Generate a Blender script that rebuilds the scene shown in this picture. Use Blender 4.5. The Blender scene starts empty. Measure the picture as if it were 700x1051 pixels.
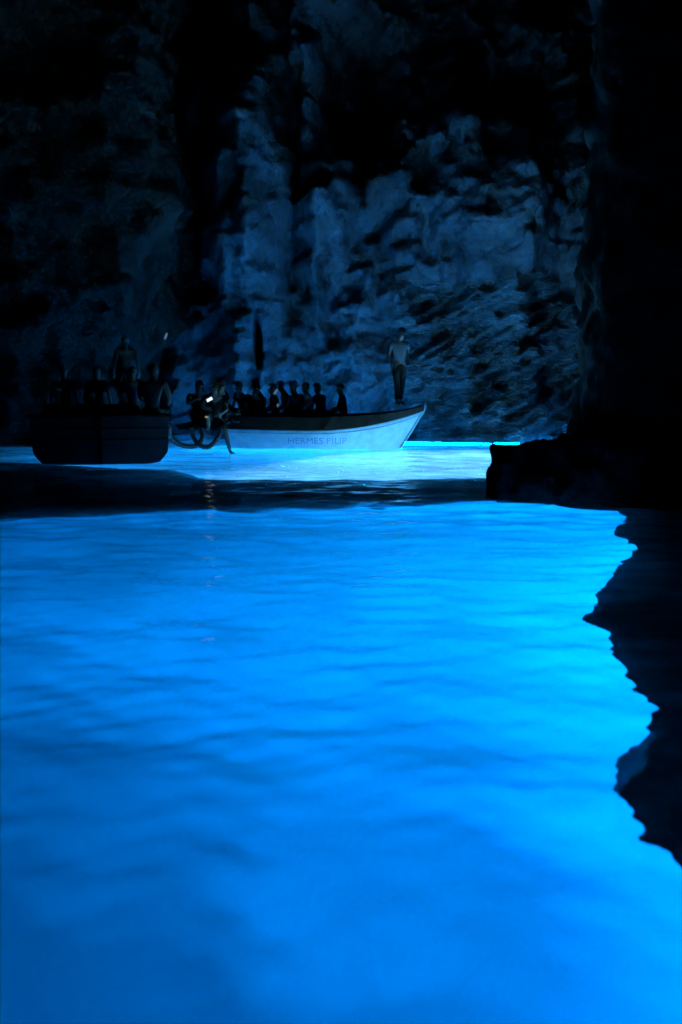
import bpy, bmesh, math, random
import numpy as np
from mathutils import Vector, Matrix, noise
random.seed(7)
R = math.radians
SC = bpy.context.scene
COL = SC.collection

# ------------------------------------------------------------------ camera
H = 1.5                      # eye height above the water
PITCH = 7.25
FP = 1022.0                  # focal length in photo pixels (700 x 1051)
cam_d = bpy.data.cameras.new('camera')
cam = bpy.data.objects.new('camera', cam_d)
COL.objects.link(cam)
cam.location = (0, 0, H)
cam.rotation_euler = (R(90 - PITCH), 0, 0)
cam_d.sensor_fit = 'VERTICAL'
cam_d.sensor_height = 36.0
cam_d.lens = 36.0 * FP / 1051.0
cam_d.clip_start = 0.05
cam_d.clip_end = 500
cam_d.dof.use_dof = True
cam_d.dof.focus_distance = 23.0
cam_d.dof.aperture_fstop = 2.0
SC.camera = cam

# ------------------------------------------------------------------ world
w = bpy.data.worlds.new('World')
SC.world = w
w.use_nodes = True
wn = w.node_tree.nodes
wl = w.node_tree.links
bg = wn['Background']
sky = wn.new('ShaderNodeTexSky')
sky.sky_type = 'NISHITA'
sky.sun_disc = False
sky.sun_elevation = R(40)
sky.sun_rotation = R(20)
wl.new(sky.outputs[0], bg.inputs[0])
bg.inputs[1].default_value = 0.05

# ------------------------------------------------------------------ area lamps added
# under water in place of daylight entering the cave from below
def area(name, loc, target, sx, sy, power, color):
    d = bpy.data.lights.new(name, 'AREA')
    d.shape = 'RECTANGLE'
    d.size = sx
    d.size_y = sy
    d.energy = power
    d.color = color
    o = bpy.data.objects.new(name, d)
    COL.objects.link(o)
    o.location = loc
    o.rotation_euler = (Vector(target) - Vector(loc)).to_track_quat('-Z', 'Y').to_euler()
    return o

area('daylight_standin_near', (8.5, 10.6, -2.3), (-6, 12.0, -4.8), 7.5, 1.8, 6400, (0.0, 0.205, 1.0))
area('daylight_standin_ledge', (7.8, 11.2, -2.0), (0.5, 9.6, -4.4), 2.4, 1.2, 1900, (0.0, 0.42, 1.0))
area('daylight_standin_far', (10.5, 22.5, -1.6), (0, 21.0, -2.6), 7, 1.4, 23000, (0.003, 0.29, 1.0))
a = area('daylight_standin_corner', (4.3, 26.3, -0.75), (3.7, 23.4, -2.3), 5.2, 0.7, 21000, (0.34, 0.84, 1.0))
a.data.spread = R(52)
area('daylight_standin_back', (1.2, 28.0, -2.0), (1.0, 20, -3.0), 7.5, 1.2, 7000, (0.0, 0.31, 1.0))

SC.view_settings.view_transform = 'Standard'
SC.view_settings.look = 'None'
SC.view_settings.exposure = 0.0
SC.view_settings.gamma = 1.0
SC.view_settings.use_curve_mapping = False
SC.cycles.max_bounces = 10
SC.cycles.diffuse_bounces = 4
SC.cycles.glossy_bounces = 4
SC.cycles.transmission_bounces = 8
SC.cycles.sample_clamp_indirect = 4.0
SC.cycles.caustics_refractive = True
SC.cycles.caustics_reflective = True
SC.cycles.use_denoising = True

# ------------------------------------------------------------------ helpers
def ray(px, py):
    """direction of the photo pixel (px, py)"""
    v = Vector(((px - 350) / FP, 1.0, -(py - 525.5) / FP))
    return Matrix.Rotation(-R(PITCH), 3, 'X') @ v

def at_y(px, py, y):
    d = ray(px, py)
    t = y / d.y
    return Vector((d.x * t, y, H + d.z * t))

def on_water(px, py, z=0.0):
    d = ray(px, py)
    t = (z - H) / d.z
    return Vector((d.x * t, d.y * t, z))

def fbm(p, octv=5, Hh=0.9, lac=2.1):
    return noise.fractal(p, Hh, lac, octv, noise_basis='PERLIN_ORIGINAL')

def sstep(a, b, x):
    t = min(1.0, max(0.0, (x - a) / (b - a)))
    return t * t * (3 - 2 * t)

def mesh_obj(name, verts, faces, mat=None, parent=None, smooth=True):
    me = bpy.data.meshes.new(name)
    me.from_pydata([tuple(v) for v in verts], [], faces)
    me.update()
    if smooth:
        me.polygons.foreach_set('use_smooth', [True] * len(me.polygons))
    o = bpy.data.objects.new(name, me)
    COL.objects.link(o)
    if mat:
        me.materials.append(mat)
    if parent:
        o.parent = parent
    return o

def bm_obj(name, bm, mat=None, parent=None, smooth=False):
    me = bpy.data.meshes.new(name)
    bm.normal_update()
    bm.to_mesh(me)
    bm.free()
    if smooth:
        me.polygons.foreach_set('use_smooth', [True] * len(me.polygons))
    o = bpy.data.objects.new(name, me)
    COL.objects.link(o)
    if mat:
        me.materials.append(mat)
    if parent:
        o.parent = parent
    return o

def empty(name, loc, rz=0.0):
    o = bpy.data.objects.new(name, None)
    o.empty_display_size = 0.2
    COL.objects.link(o)
    o.location = loc
    o.rotation_euler = (0, 0, rz)
    return o

def tag(o, label=None, cat=None, group=None, kind=None):
    if label: o['label'] = label
    if cat: o['category'] = cat
    if group: o['group'] = group
    if kind: o['kind'] = kind
    return o

def grid_faces(nu, nv, flip=False):
    f = []
    for j in range(nv - 1):
        for i in range(nu - 1):
            a = j * nu + i
            q = (a, a + 1, a + nu + 1, a + nu)
            f.append(q[::-1] if flip else q)
    return f

# ------------------------------------------------------------------ materials
def new_mat(name):
    m = bpy.data.materials.new(name)
    m.use_nodes = True
    nt = m.node_tree
    return m, nt, nt.nodes['Principled BSDF']

def simple(name, col, rough=0.6, metallic=0.0, var=0.25, scale=14.0, bump=0.1):
    m, nt, p = new_mat(name)
    tc = nt.nodes.new('ShaderNodeTexCoord')
    n = nt.nodes.new('ShaderNodeTexNoise')
    n.inputs['Scale'].default_value = scale
    n.inputs['Detail'].default_value = 5
    nt.links.new(tc.outputs['Object'], n.inputs['Vector'])
    r = nt.nodes.new('ShaderNodeValToRGB')
    r.color_ramp.elements[0].position = 0.3
    r.color_ramp.elements[1].position = 0.7
    r.color_ramp.elements[0].color = tuple(c * (1 - var) for c in col) + (1,)
    r.color_ramp.elements[1].color = tuple(min(1, c * (1 + var)) for c in col) + (1,)
    nt.links.new(n.outputs['Fac'], r.inputs[0])
    nt.links.new(r.outputs[0], p.inputs['Base Color'])
    b = nt.nodes.new('ShaderNodeBump')
    b.inputs['Strength'].default_value = bump
    b.inputs['Distance'].default_value = 0.02
    nt.links.new(n.outputs['Fac'], b.inputs['Height'])
    nt.links.new(b.outputs[0], p.inputs['Normal'])
    p.inputs['Roughness'].default_value = rough
    p.inputs['Metallic'].default_value = metallic
    if rough >= 0.85: p.inputs['Specular IOR Level'].default_value = 0.03
    return m

def rock_mat(name, dark, light, rough=(0.45, 0.85), bump=0.5, strata=False, spec=0.5):
    m, nt, p = new_mat(name)
    N = nt.nodes.new
    L = nt.links.new
    tc = N('ShaderNodeTexCoord')
    n1 = N('ShaderNodeTexNoise'); n1.inputs['Scale'].default_value = 0.55; n1.inputs['Detail'].default_value = 8
    n1.inputs['Roughness'].default_value = 0.62; n1.inputs['Distortion'].default_value = 0.6
    n2 = N('ShaderNodeTexNoise'); n2.inputs['Scale'].default_value = 4.0; n2.inputs['Detail'].default_value = 9
    n2.inputs['Roughness'].default_value = 0.65
    v = N('ShaderNodeTexVoronoi'); v.feature = 'DISTANCE_TO_EDGE'; v.inputs['Scale'].default_value = 1.3
    mp = N('ShaderNodeMapping')
    L(tc.outputs['Object'], mp.inputs['Vector'])
    mp.inputs['Rotation'].default_value = (0, R(28), 0)
    mp.inputs['Scale'].default_value = (0.6, 1.0, 1.8) if strata else (1, 1, 1)
    # warp the cells with noise
    mx = N('ShaderNodeMixRGB'); mx.blend_type = 'ADD'; mx.inputs[0].default_value = 0.9
    L(mp.outputs[0], mx.inputs[1]); L(n1.outputs['Color'], mx.inputs[2])
    for n in (n1, n2): L(mp.outputs[0], n.inputs['Vector'])
    L(mx.outputs[0], v.inputs['Vector'])
    cr = N('ShaderNodeValToRGB')
    cr.color_ramp.elements[0].position = 0.36; cr.color_ramp.elements[0].color = (*dark, 1)
    cr.color_ramp.elements[1].position = 0.64; cr.color_ramp.elements[1].color = (*light, 1)
    L(n1.outputs['Fac'], cr.inputs[0])
    cr2 = N('ShaderNodeValToRGB')
    cr2.color_ramp.elements[0].position = 0.3; cr2.color_ramp.elements[0].color = (0.45, 0.45, 0.45, 1)
    cr2.color_ramp.elements[1].position = 0.62; cr2.color_ramp.elements[1].color = (1, 1, 1, 1)
    L(n2.outputs['Fac'], cr2.inputs[0])
    mul = N('ShaderNodeMixRGB'); mul.blend_type = 'MULTIPLY'; mul.inputs[0].default_value = 1
    L(cr.outputs[0], mul.inputs[1]); L(cr2.outputs[0], mul.inputs[2])
    L(mul.outputs[0], p.inputs['Base Color'])
    if strata:
        # thin pale lines painting glints along the slanting beds
        n3 = N('ShaderNodeTexNoise'); n3.inputs['Scale'].default_value = 1.1; n3.inputs['Detail'].default_value = 7
        mp3 = N('ShaderNodeMapping'); mp3.inputs['Rotation'].default_value = (0, R(30), 0); mp3.inputs['Scale'].default_value = (0.8, 1.0, 3.2)
        L(tc.outputs['Object'], mp3.inputs['Vector']); L(mp3.outputs[0], n3.inputs['Vector'])
        s1_ = N('ShaderNodeMath'); s1_.operation = 'SUBTRACT'; s1_.inputs[1].default_value = 0.5; L(n3.outputs['Fac'], s1_.inputs[0])
        a1_ = N('ShaderNodeMath'); a1_.operation = 'ABSOLUTE'; L(s1_.outputs[0], a1_.inputs[0])
        r1_ = N('ShaderNodeMapRange'); r1_.inputs[1].default_value = 0.0; r1_.inputs[2].default_value = 0.014; r1_.inputs[3].default_value = 1; r1_.inputs[4].default_value = 0
        L(a1_.outputs[0], r1_.inputs[0])
        m1_ = N('ShaderNodeMath'); m1_.operation = 'MULTIPLY'; L(r1_.outputs[0], m1_.inputs[0]); L(n2.outputs['Fac'], m1_.inputs[1])
        mv = N('ShaderNodeMixRGB'); L(m1_.outputs[0], mv.inputs[0]); L(mul.outputs[0], mv.inputs[1]); mv.inputs[2].default_value = (0.55, 0.62, 0.60, 1)
        L(mv.outputs[0], p.inputs['Base Color'])
    ra = N('ShaderNodeMapRange'); ra.inputs[3].default_value = rough[0]; ra.inputs[4].default_value = rough[1]
    L(n2.outputs['Fac'], ra.inputs[0]); L(ra.outputs[0], p.inputs['Roughness'])
    vr = N('ShaderNodeMapRange'); vr.inputs[1].default_value = 0.0; vr.inputs[2].default_value = 0.12
    L(v.outputs['Distance'], vr.inputs[0])
    add = N('ShaderNodeMath'); add.operation = 'MULTIPLY_ADD'
    L(vr.outputs[0], add.inputs[0]); add.inputs[1].default_value = 0.25; L(n2.outputs['Fac'], add.inputs[2])
    b = N('ShaderNodeBump'); b.inputs['Strength'].default_value = bump; b.inputs['Distance'].default_value = 0.45
    L(add.outputs[0], b.inputs['Height']); L(b.outputs[0], p.inputs['Normal'])
    p.inputs['Specular IOR Level'].default_value = spec
    return m

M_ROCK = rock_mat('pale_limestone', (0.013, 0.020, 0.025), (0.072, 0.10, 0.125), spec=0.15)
M_TALUS = rock_mat('lit_wet_limestone', (0.009, 0.014, 0.017), (0.11, 0.15, 0.17), rough=(0.14, 0.55), bump=0.8, strata=True)  # lighter tone paints the brighter light on the foot of the wall
M_SHADED_ROCK = rock_mat('shaded_rock', (0.003, 0.003, 0.003), (0.012, 0.012, 0.011), rough=(0.6, 0.95), spec=0.08)  # near-black tone paints the shade on the unlit rock masses
M_REEF = rock_mat('weedy_reef_rock', (0.05, 0.055, 0.05), (0.20, 0.21, 0.19), rough=(0.7, 0.95), spec=0.1)

M_SAND, nt, p = new_mat('white_sand')
tc = nt.nodes.new('ShaderNodeTexCoord')
n = nt.nodes.new('ShaderNodeTexNoise'); n.inputs['Scale'].default_value = 0.35; n.inputs['Detail'].default_value = 7
n.inputs['Roughness'].default_value = 0.55
nt.links.new(tc.outputs['Object'], n.inputs['Vector'])
cr = nt.nodes.new('ShaderNodeValToRGB')
cr.color_ramp.elements[0].position = 0.3; cr.color_ramp.elements[0].color = (0.56, 0.55, 0.52, 1)
cr.color_ramp.elements[1].position = 0.7; cr.color_ramp.elements[1].color = (0.72, 0.71, 0.68, 1)
nt.links.new(n.outputs['Fac'], cr.inputs[0]); nt.links.new(cr.outputs[0], p.inputs['Base Color'])
p.inputs['Roughness'].default_value = 0.95

# sea water: a real refracting surface with a slight blue tint
M_WATER = bpy.data.materials.new('sea_water')
M_WATER.use_nodes = True
nt = M_WATER.node_tree
nt.nodes.clear()
out = nt.nodes.new('ShaderNodeOutputMaterial')
refr = nt.nodes.new('ShaderNodeBsdfRefraction')
refr.inputs['Color'].default_value = (0.62, 0.86, 1.0, 1)
refr.inputs['IOR'].default_value = 1.333
refr.inputs['Roughness'].default_value = 0.0
tr = nt.nodes.new('ShaderNodeBsdfTransparent')
tr.inputs['Color'].default_value = (0.62, 0.86, 1.0, 1)
mixt = nt.nodes.new('ShaderNodeMixShader')
mixt.inputs[0].default_value = 0.02
gl = nt.nodes.new('ShaderNodeBsdfGlossy')
gl.inputs['Roughness'].default_value = 0.03
gl.inputs['Color'].default_value = (1, 1, 1, 1)
fr = nt.nodes.new('ShaderNodeFresnel'); fr.inputs['IOR'].default_value = 1.333
mix = nt.nodes.new('ShaderNodeMixShader')
tc = nt.nodes.new('ShaderNodeTexCoord')
mp = nt.nodes.new('ShaderNodeMapping'); mp.inputs['Scale'].default_value = (0.7, 1.0, 1.0)
nz = nt.nodes.new('ShaderNodeTexNoise'); nz.inputs['Scale'].default_value = 2.6; nz.inputs['Detail'].default_value = 3
bp = nt.nodes.new('ShaderNodeBump'); bp.inputs['Strength'].default_value = 0.25; bp.inputs['Distance'].default_value = 0.05
L = nt.links.new
L(tc.outputs['Object'], mp.inputs[0]); L(mp.outputs[0], nz.inputs['Vector']); L(nz.outputs['Fac'], bp.inputs['Height'])
for s in (refr, gl): L(bp.outputs[0], s.inputs['Normal'])
L(bp.outputs[0], fr.inputs['Normal'])
L(refr.outputs[0], mixt.inputs[1]); L(tr.outputs[0], mixt.inputs[2])
L(fr.outputs[0], mix.inputs[0]); L(mixt.outputs[0], mix.inputs[1]); L(gl.outputs[0], mix.inputs[2])
L(mix.outputs[0], out.inputs['Surface'])

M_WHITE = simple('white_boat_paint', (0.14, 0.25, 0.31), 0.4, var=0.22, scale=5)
M_DKWOOD = simple('dark_varnished_wood', (0.003, 0.003, 0.003), 0.86, var=0.4, scale=9)
M_BLUEHULL = simple('dark_blue_boat_paint', (0.012, 0.015, 0.022), 0.9, var=0.2, scale=6)
M_INNER = simple('weathered_boat_planks', (0.10, 0.085, 0.07), 0.7, var=0.3, scale=12)
M_LETTER = simple('navy_lettering_paint', (0.03, 0.08, 0.19), 0.5, var=0.1)
M_RUBBER = simple('tarred_rope', (0.006, 0.006, 0.006), 0.7, var=0.2)
M_ROPE = simple('hemp_rope', (0.30, 0.26, 0.19), 0.9, var=0.2, scale=60)
M_METAL = simple('grey_metal', (0.3, 0.3, 0.31), 0.35, metallic=0.9, var=0.1)
M_SKIN = simple('tanned_skin', (0.055, 0.032, 0.023), 0.55, var=0.08)
M_HAIR = simple('dark_hair', (0.015, 0.011, 0.008), 0.6, var=0.2, scale=60)
M_HAIRL = simple('brown_hair', (0.06, 0.035, 0.02), 0.6, var=0.2, scale=60)
CLOTH = {
    'white': simple('white_cotton', (0.62, 0.62, 0.62), 0.9, var=0.06),
    'pale': simple('pale_blue_cotton', (0.06, 0.075, 0.1), 0.9, var=0.08),
    'navy': simple('navy_cotton', (0.015, 0.02, 0.045), 0.9, var=0.1),
    'black': simple('black_cotton', (0.004, 0.004, 0.0045), 0.9, var=0.1),
    'grey': simple('grey_cotton', (0.03, 0.031, 0.033), 0.9, var=0.1),
    'red': simple('maroon_cotton', (0.09, 0.015, 0.015), 0.9, var=0.1),
}
def emit(name, col, st):
    m, nt, p = new_mat(name)
    p.inputs['Base Color'].default_value = (0.02, 0.02, 0.02, 1)
    p.inputs['Emission Color'].default_value = (*col, 1)
    p.inputs['Emission Strength'].default_value = st
    return m
M_SCREEN = emit('lit_phone_screen', (0.75, 0.88, 1.0), 1.1)
M_GLINT_SCREEN = emit('glint_phone_screen', (0.6, 0.8, 1.0), 0.09)  # weak emission paints small glints and the bright edge of a phone
M_YELLOW = emit('small_yellow_lamp', (1.0, 0.72, 0.25), 0.3)

# ------------------------------------------------------------------ the water surface
def wave_height(X, Y):
    rs = np.random.RandomState(5)
    Z = np.zeros_like(X)
    for lam, amp, n in ((3.6, 0.008, 5), (1.7, 0.0046, 7), (0.85, 0.0042, 10), (0.42, 0.0027, 12), (0.24, 0.0010, 10)):
        for i in range(n):
            ang = rs.normal(math.pi / 2 + 0.12, 0.55)
            l = lam * rs.uniform(0.75, 1.3)
            k = 2 * math.pi / l
            ph = rs.uniform(0, 2 * math.pi)
            kx, ky = k * math.cos(ang), k * math.sin(ang)
            warp = 0.6 * np.sin(X * 0.31 + ph) + 0.5 * np.sin(Y * 0.43 + 1.7 * ph) + 0.4 * np.sin(X * 0.9 + Y * 0.5 + ph)
            a = amp * rs.uniform(0.5, 1.2)
            patch = 0.55 + 0.45 * np.sin(X * rs.uniform(0.2, 0.6) + Y * rs.uniform(0.15, 0.5) + rs.uniform(0, 6.3))
            Z += a * patch * np.sin(kx * X + ky * Y + ph + warp)
    return Z

ys = [-12.0, -6.0, -3.0, -1.0]
y = 0.4
while y < 31.5:
    ys.append(y)
    y += max(0.035, 0.011 * y ** 0.85)
ys.append(33.0)
ys = np.array(ys)
nu = 420
u = np.linspace(-1, 1, nu)
rows = []
for yy in ys:
    half = 24.0
    near = max(2.0, 0.45 * max(yy, 0) + 1.2)
    # dense in the middle, sparse at the sides
    rows.append(near * u + (half - near) * np.sign(u) * np.abs(u) ** 7)
XX = np.array(rows)
YY = np.repeat(ys[:, None], nu, axis=1)
ZZ = wave_height(XX, YY)
V = np.stack([XX, YY, ZZ], axis=-1).reshape(-1, 3)
nv = len(ys)
me = bpy.data.meshes.new('sea_water')
idx = np.arange(nv * nu).reshape(nv, nu)
F = np.stack([idx[:-1, :-1], idx[:-1, 1:], idx[1:, 1:], idx[1:, :-1]], axis=-1).reshape(-1, 4)
me.vertices.add(len(V)); me.vertices.foreach_set('co', V.ravel())
me.loops.add(F.size); me.loops.foreach_set('vertex_index', F.ravel())
me.polygons.add(len(F)); me.polygons.foreach_set('loop_start', np.arange(0, F.size, 4))
me.polygons.foreach_set('loop_total', np.full(len(F), 4))
me.polygons.foreach_set('use_smooth', np.ones(len(F), dtype=bool))
me.update(calc_edges=True)
me.materials.append(M_WATER)
water = bpy.data.objects.new('water', me)
COL.objects.link(water)
tag(water, kind='structure')

# ------------------------------------------------------------------ sea bed
def g2(x, y, cx, cy, sx, sy):
    return math.exp(-((x - cx) / sx) ** 2 - ((y - cy) / sy) ** 2)
BED = -4.2
nx, ny = 130, 120
vv = []
for j in range(ny):
    yy = -14 + 50 * j / (ny - 1)
    for i in range(nx):
        xx = -25 + 50 * i / (nx - 1)
        z = BED + 0.14 * fbm(Vector((xx * 0.22, yy * 0.22, 3.1)), 4)
        z -= 1.7 * sstep(9.5, 3.0, yy)
        # it shelves up towards the far wall
        z += 1.7 * sstep(15.5, 19, yy) + 0.6 * g2(xx, yy, 5.0, 24.0, 3.2, 5.0)
        vv.append((xx, yy, z))
bed = mesh_obj('sea_bed', vv, grid_faces(nx, ny), M_SAND)
tag(bed, kind='structure')

# ------------------------------------------------------------------ cave vault that closes the scene
nu2, nv2 = 96, 40
vv = []
for j in range(nv2):
    t = j / (nv2 - 1)
    # from the bed straight up, then curving over
    if t < 0.35:
        z = -8.0 + (t / 0.35) * 11.0
        s = 1.0
    else:
        a = (t - 0.35) / 0.65 * math.pi / 2
        z = 3.0 + 19.0 * math.sin(a)
        s = max(0.0008, math.cos(a))
    for i in range(nu2):
        th = 2 * math.pi * i / nu2
        p0 = Vector((23 * s * math.cos(th), 10 + (31 if math.sin(th) > 0 else 24) * s * math.sin(th), z))
        d = 1.0 + 0.07 * fbm(p0 * 0.16, 5) + 0.02 * fbm(p0 * 0.8, 4)
        vv.append((p0.x * d, 10 + (p0.y - 10) * d, z * (d if z > 0 else 1)))
ff = []
for j in range(nv2 - 1):
    for i in range(nu2):
        a, b = j * nu2 + i, j * nu2 + (i + 1) % nu2
        ff.append((b, a, a + nu2, b + nu2))
vault = mesh_obj('cave_vault', vv, ff, M_SHADED_ROCK)
tag(vault, kind='structure')

# ------------------------------------------------------------------ far rock wall
YB = 29.0
def to_px(x, z, y=YB):
    """photo pixel of a point on the plane y = YB (for shaping the relief of the wall)"""
    v = Vector((x, y, z - H))
    v = Matrix.Rotation(R(PITCH), 3, 'X') @ v
    return 350 + FP * v.x / v.y, 525.5 - FP * v.z / v.y

def g(px, py, cx, cy, sx, sy, rot=0.0, e=2.0):
    dx, dy = px - cx, py - cy
    c, s = math.cos(R(rot)), math.sin(R(rot))
    a, b = (dx * c + dy * s) / sx, (-dx * s + dy * c) / sy
    return math.exp(-(a * a + b * b) ** (e / 2))

def wall_relief(px, py, x, z):
    px0, py0 = px, py
    wv = noise.noise_vector(Vector((x * 0.45, 7.0, z * 0.45)))
    w2 = noise.noise_vector(Vector((x * 1.5, 3.0, z * 1.5)))
    px += 11 * wv.x + 6 * w2.x; py += 20 * wv.y + 10 * w2.y
    d = -1.7 * g(px0, py0, 264.5, 348, 3.2, 25, -4, 4)
    # the big pillar left of the middle
    d += (1.3 + 3.4 * sstep(330, 110, py)) * g(px, py, 254, 250, 46, 170, 0, 5)
    d += 0.7 * g(px, py, 240, 290, 32, 70, 10, 3)
    # second pillar and its lobe
    d += 1.3 * g(px, py, 325, 165, 34, 130, -6, 4)
    d += 0.7 * g(px, py, 330, 230, 22, 50, 8, 3)
    d += 0.7 * g(px, py, 372, 190, 40, 60, 25, 3)
    # hollow at the top
    d -= 3.4 * g(px, py, 372, 75, 42, 82, 0, 4)
    # big mass on the right
    d += 1.1 * g(px, py, 520, 180, 80, 120, -18, 4)
    d += 0.8 * g(px, py, 462, 110, 30, 46, 20, 3)
    d += 0.9 * g(px, py, 520, 215, 52, 70, -25, 3)
    d += 0.7 * g(px, py, 440, 215, 24, 60, 30, 3)
    # horizontal ledge and the undercut below it
    d -= 0.3 * g(px, py, 450, 285, 90, 10, -4, 2)
    d += 0.8 * g(px, py, 380, 300, 36, 42, 0, 3)
    # fissures
    d -= 1.3 * g(px, py, 300, 165, 7, 120, 2, 2)
    d -= 0.9 * g(px, py, 400, 215, 14, 60, 38, 2)
    d -= 0.7 * g(px, py, 345, 330, 10, 60, -4, 2)
    d -= 0.15 * g(px, py, 237, 303, 24, 12, 20, 3)
    d -= 0.5 * g(px, py, 205, 298, 24, 12, -25, 3)
    d -= 0.9 * g(px, py, 240, 207, 7, 14, 30, 3)
    d -= 1.4 * g(px, py, 329, 190, 12, 13, 0, 3)
    d -= 1.6 * g(px, py, 185, 190, 18, 90, 0, 3)
    d -= 1.0 * g(px, py, 500, 60, 60, 16, -20, 3)
    # rubble slope at the foot, right of the middle
    tal = sstep(300, 455, py) * sstep(395, 470, px)
    d += 0.9 * tal
    d += 0.3 * sstep(350, 455, py)
    d += 0.8 * g(px, py, 470, 90, 40, 60, 25, 2.5) + 0.6 * g(px, py, 535, 120, 30, 70, -10, 2.5) + 0.6 * g(px, py, 420, 190, 26, 46, 20, 2.5)
    # tall folds
    d += 0.75 * noise.noise(Vector((x * 0.85 + 0.25 * wv.x, 5.0, z * 0.17))) + 0.45 * noise.noise(Vector((x * 1.9, 8.0, z * 0.35)))
    return d

nx, nz = 400, 330
vv = []
x0, x1, z0, z1 = -17.0, 15.0, -5.5, 17.5
wall_top = []
for j in range(nz):
    # denser rows in the visible band
    t = j / (nz - 1)
    z = z0 + (z1 - z0) * t
    for i in range(nx):
        x = x0 + (x1 - x0) * i / (nx - 1)
        px, py = to_px(x, z)
        py_c = min(py, 470)
        d = wall_relief(px, py_c, x, z)
        q = Vector((x, 0.0, z))
        d += 0.95 * fbm(q * 0.33 + Vector((3, 1, 2)), 4)
        rd = noise.ridged_multi_fractal(q * 0.55 + Vector((9, 4, 1)), 1.0, 2.2, 5, 1.0, 2.0)
        d += 0.34 * (rd - 1.0)
        d += 0.22 * fbm(q * 1.9, 4)
        # slanting broken beds in the lower right
        if px > 380 and py > 270:
            ww = sstep(380, 440, px) * sstep(270, 320, py)
            qs = Matrix.Rotation(R(32), 3, 'Y') @ q
            s = noise.ridged_multi_fractal(Vector((qs.x * 0.55, 2.0, qs.z * 2.6)), 1.0, 2.1, 5, 1.0, 2.0)
            d += 0.42 * ww * (s - 1.0)
        # the upper part leans out over the water
        lean = 0.11 * min(4.0, max(0.0, z - 3)) - 0.20 * max(0.0, z - 9.0) - 1.3 * sstep(3.6, 9.0, z) * sstep(-0.5, 3.0, x)
        # below the water line it runs on down, without an opening
        back = 0.0
        vv.append((x, YB + 1.6 - d - lean + back, z))
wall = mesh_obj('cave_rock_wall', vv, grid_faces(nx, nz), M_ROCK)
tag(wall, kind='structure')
me = wall.data
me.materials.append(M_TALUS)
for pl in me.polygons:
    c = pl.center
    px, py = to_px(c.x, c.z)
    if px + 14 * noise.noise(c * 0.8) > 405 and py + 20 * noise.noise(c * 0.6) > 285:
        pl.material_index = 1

# ------------------------------------------------------------------ generic rock masses made from a polar / planar outline
def rock_sheet(name, path, zs, mat, amp=0.5, lean=None, n_along=160, seed=0.0, scale=0.5):
    """A rock face following a plan path (list of xy), lifted through the heights zs.
       lean(t, z) gives the push along the face normal."""
    pts = [Vector((a, b, 0)) for a, b in path]
    seg = [0.0]
    for a, b in zip(pts, pts[1:]):
        seg.append(seg[-1] + (b - a).length)
    tot = seg[-1]
    base = []
    for i in range(n_along):
        s = tot * i / (n_along - 1)
        k = max(q for q in range(len(seg)) if seg[q] <= s + 1e-9)
        k = min(k, len(pts) - 2)
        f = (s - seg[k]) / (seg[k + 1] - seg[k])
        base.append(pts[k].lerp(pts[k + 1], f))
    # smooth
    for _ in range(6):
        base = [base[0]] + [(base[i - 1] + base[i] * 2 + base[i + 1]) / 4 for i in range(1, n_along - 1)] + [base[-1]]
    vv = []
    for z in zs:
        for i in range(n_along):
            tdir = (base[min(i + 1, n_along - 1)] - base[max(i - 1, 0)]).normalized()
            nrm = Vector((-tdir.y, tdir.x, 0))      # left of travel
            q = Vector((base[i].x, base[i].y, z))
            d = amp * fbm(q * scale + Vector((seed, 0, 0)), 5) + 0.25 * amp * (noise.ridged_multi_fractal(q * scale * 2.3, 1.0, 2.1, 5, 1.0, 2.0) - 1)
            l = lean(i / (n_along - 1), z) if lean else 0
            p3 = q - nrm * (d + l)
            vv.append((p3.x, p3.y, z))
    return mesh_obj(name, vv, grid_faces(n_along, len(zs)), mat)

def zlist(a, b, n, dense0=None):
    return [a + (b - a) * i / (n - 1) for i in range(n)]

# right-hand shoulder of rock in painted shade: passes the camera on the right and ends 12.6 m away
rpath = [(9.0, -6.0), (7.0, 2.0), (6.4, 8.0), (5.3, 11.8), (4.4, 12.45), (3.55, 12.9), (3.2, 13.5), (3.55, 15.5), (4.4, 18.5), (6.6, 24.0), (8.6, 31.0)]
def lean_right(t, z):
    return 0.04 * max(0, z) + 0.35 * sstep(1.2, 0.2, z) * 0
right_rock = rock_sheet('right_rock_shoulder', rpath, zlist(-0.35, 17.5, 130), M_SHADED_ROCK, 0.26, lean_right, 220, 4.0, 0.9)
tag(right_rock, kind='structure')

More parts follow.
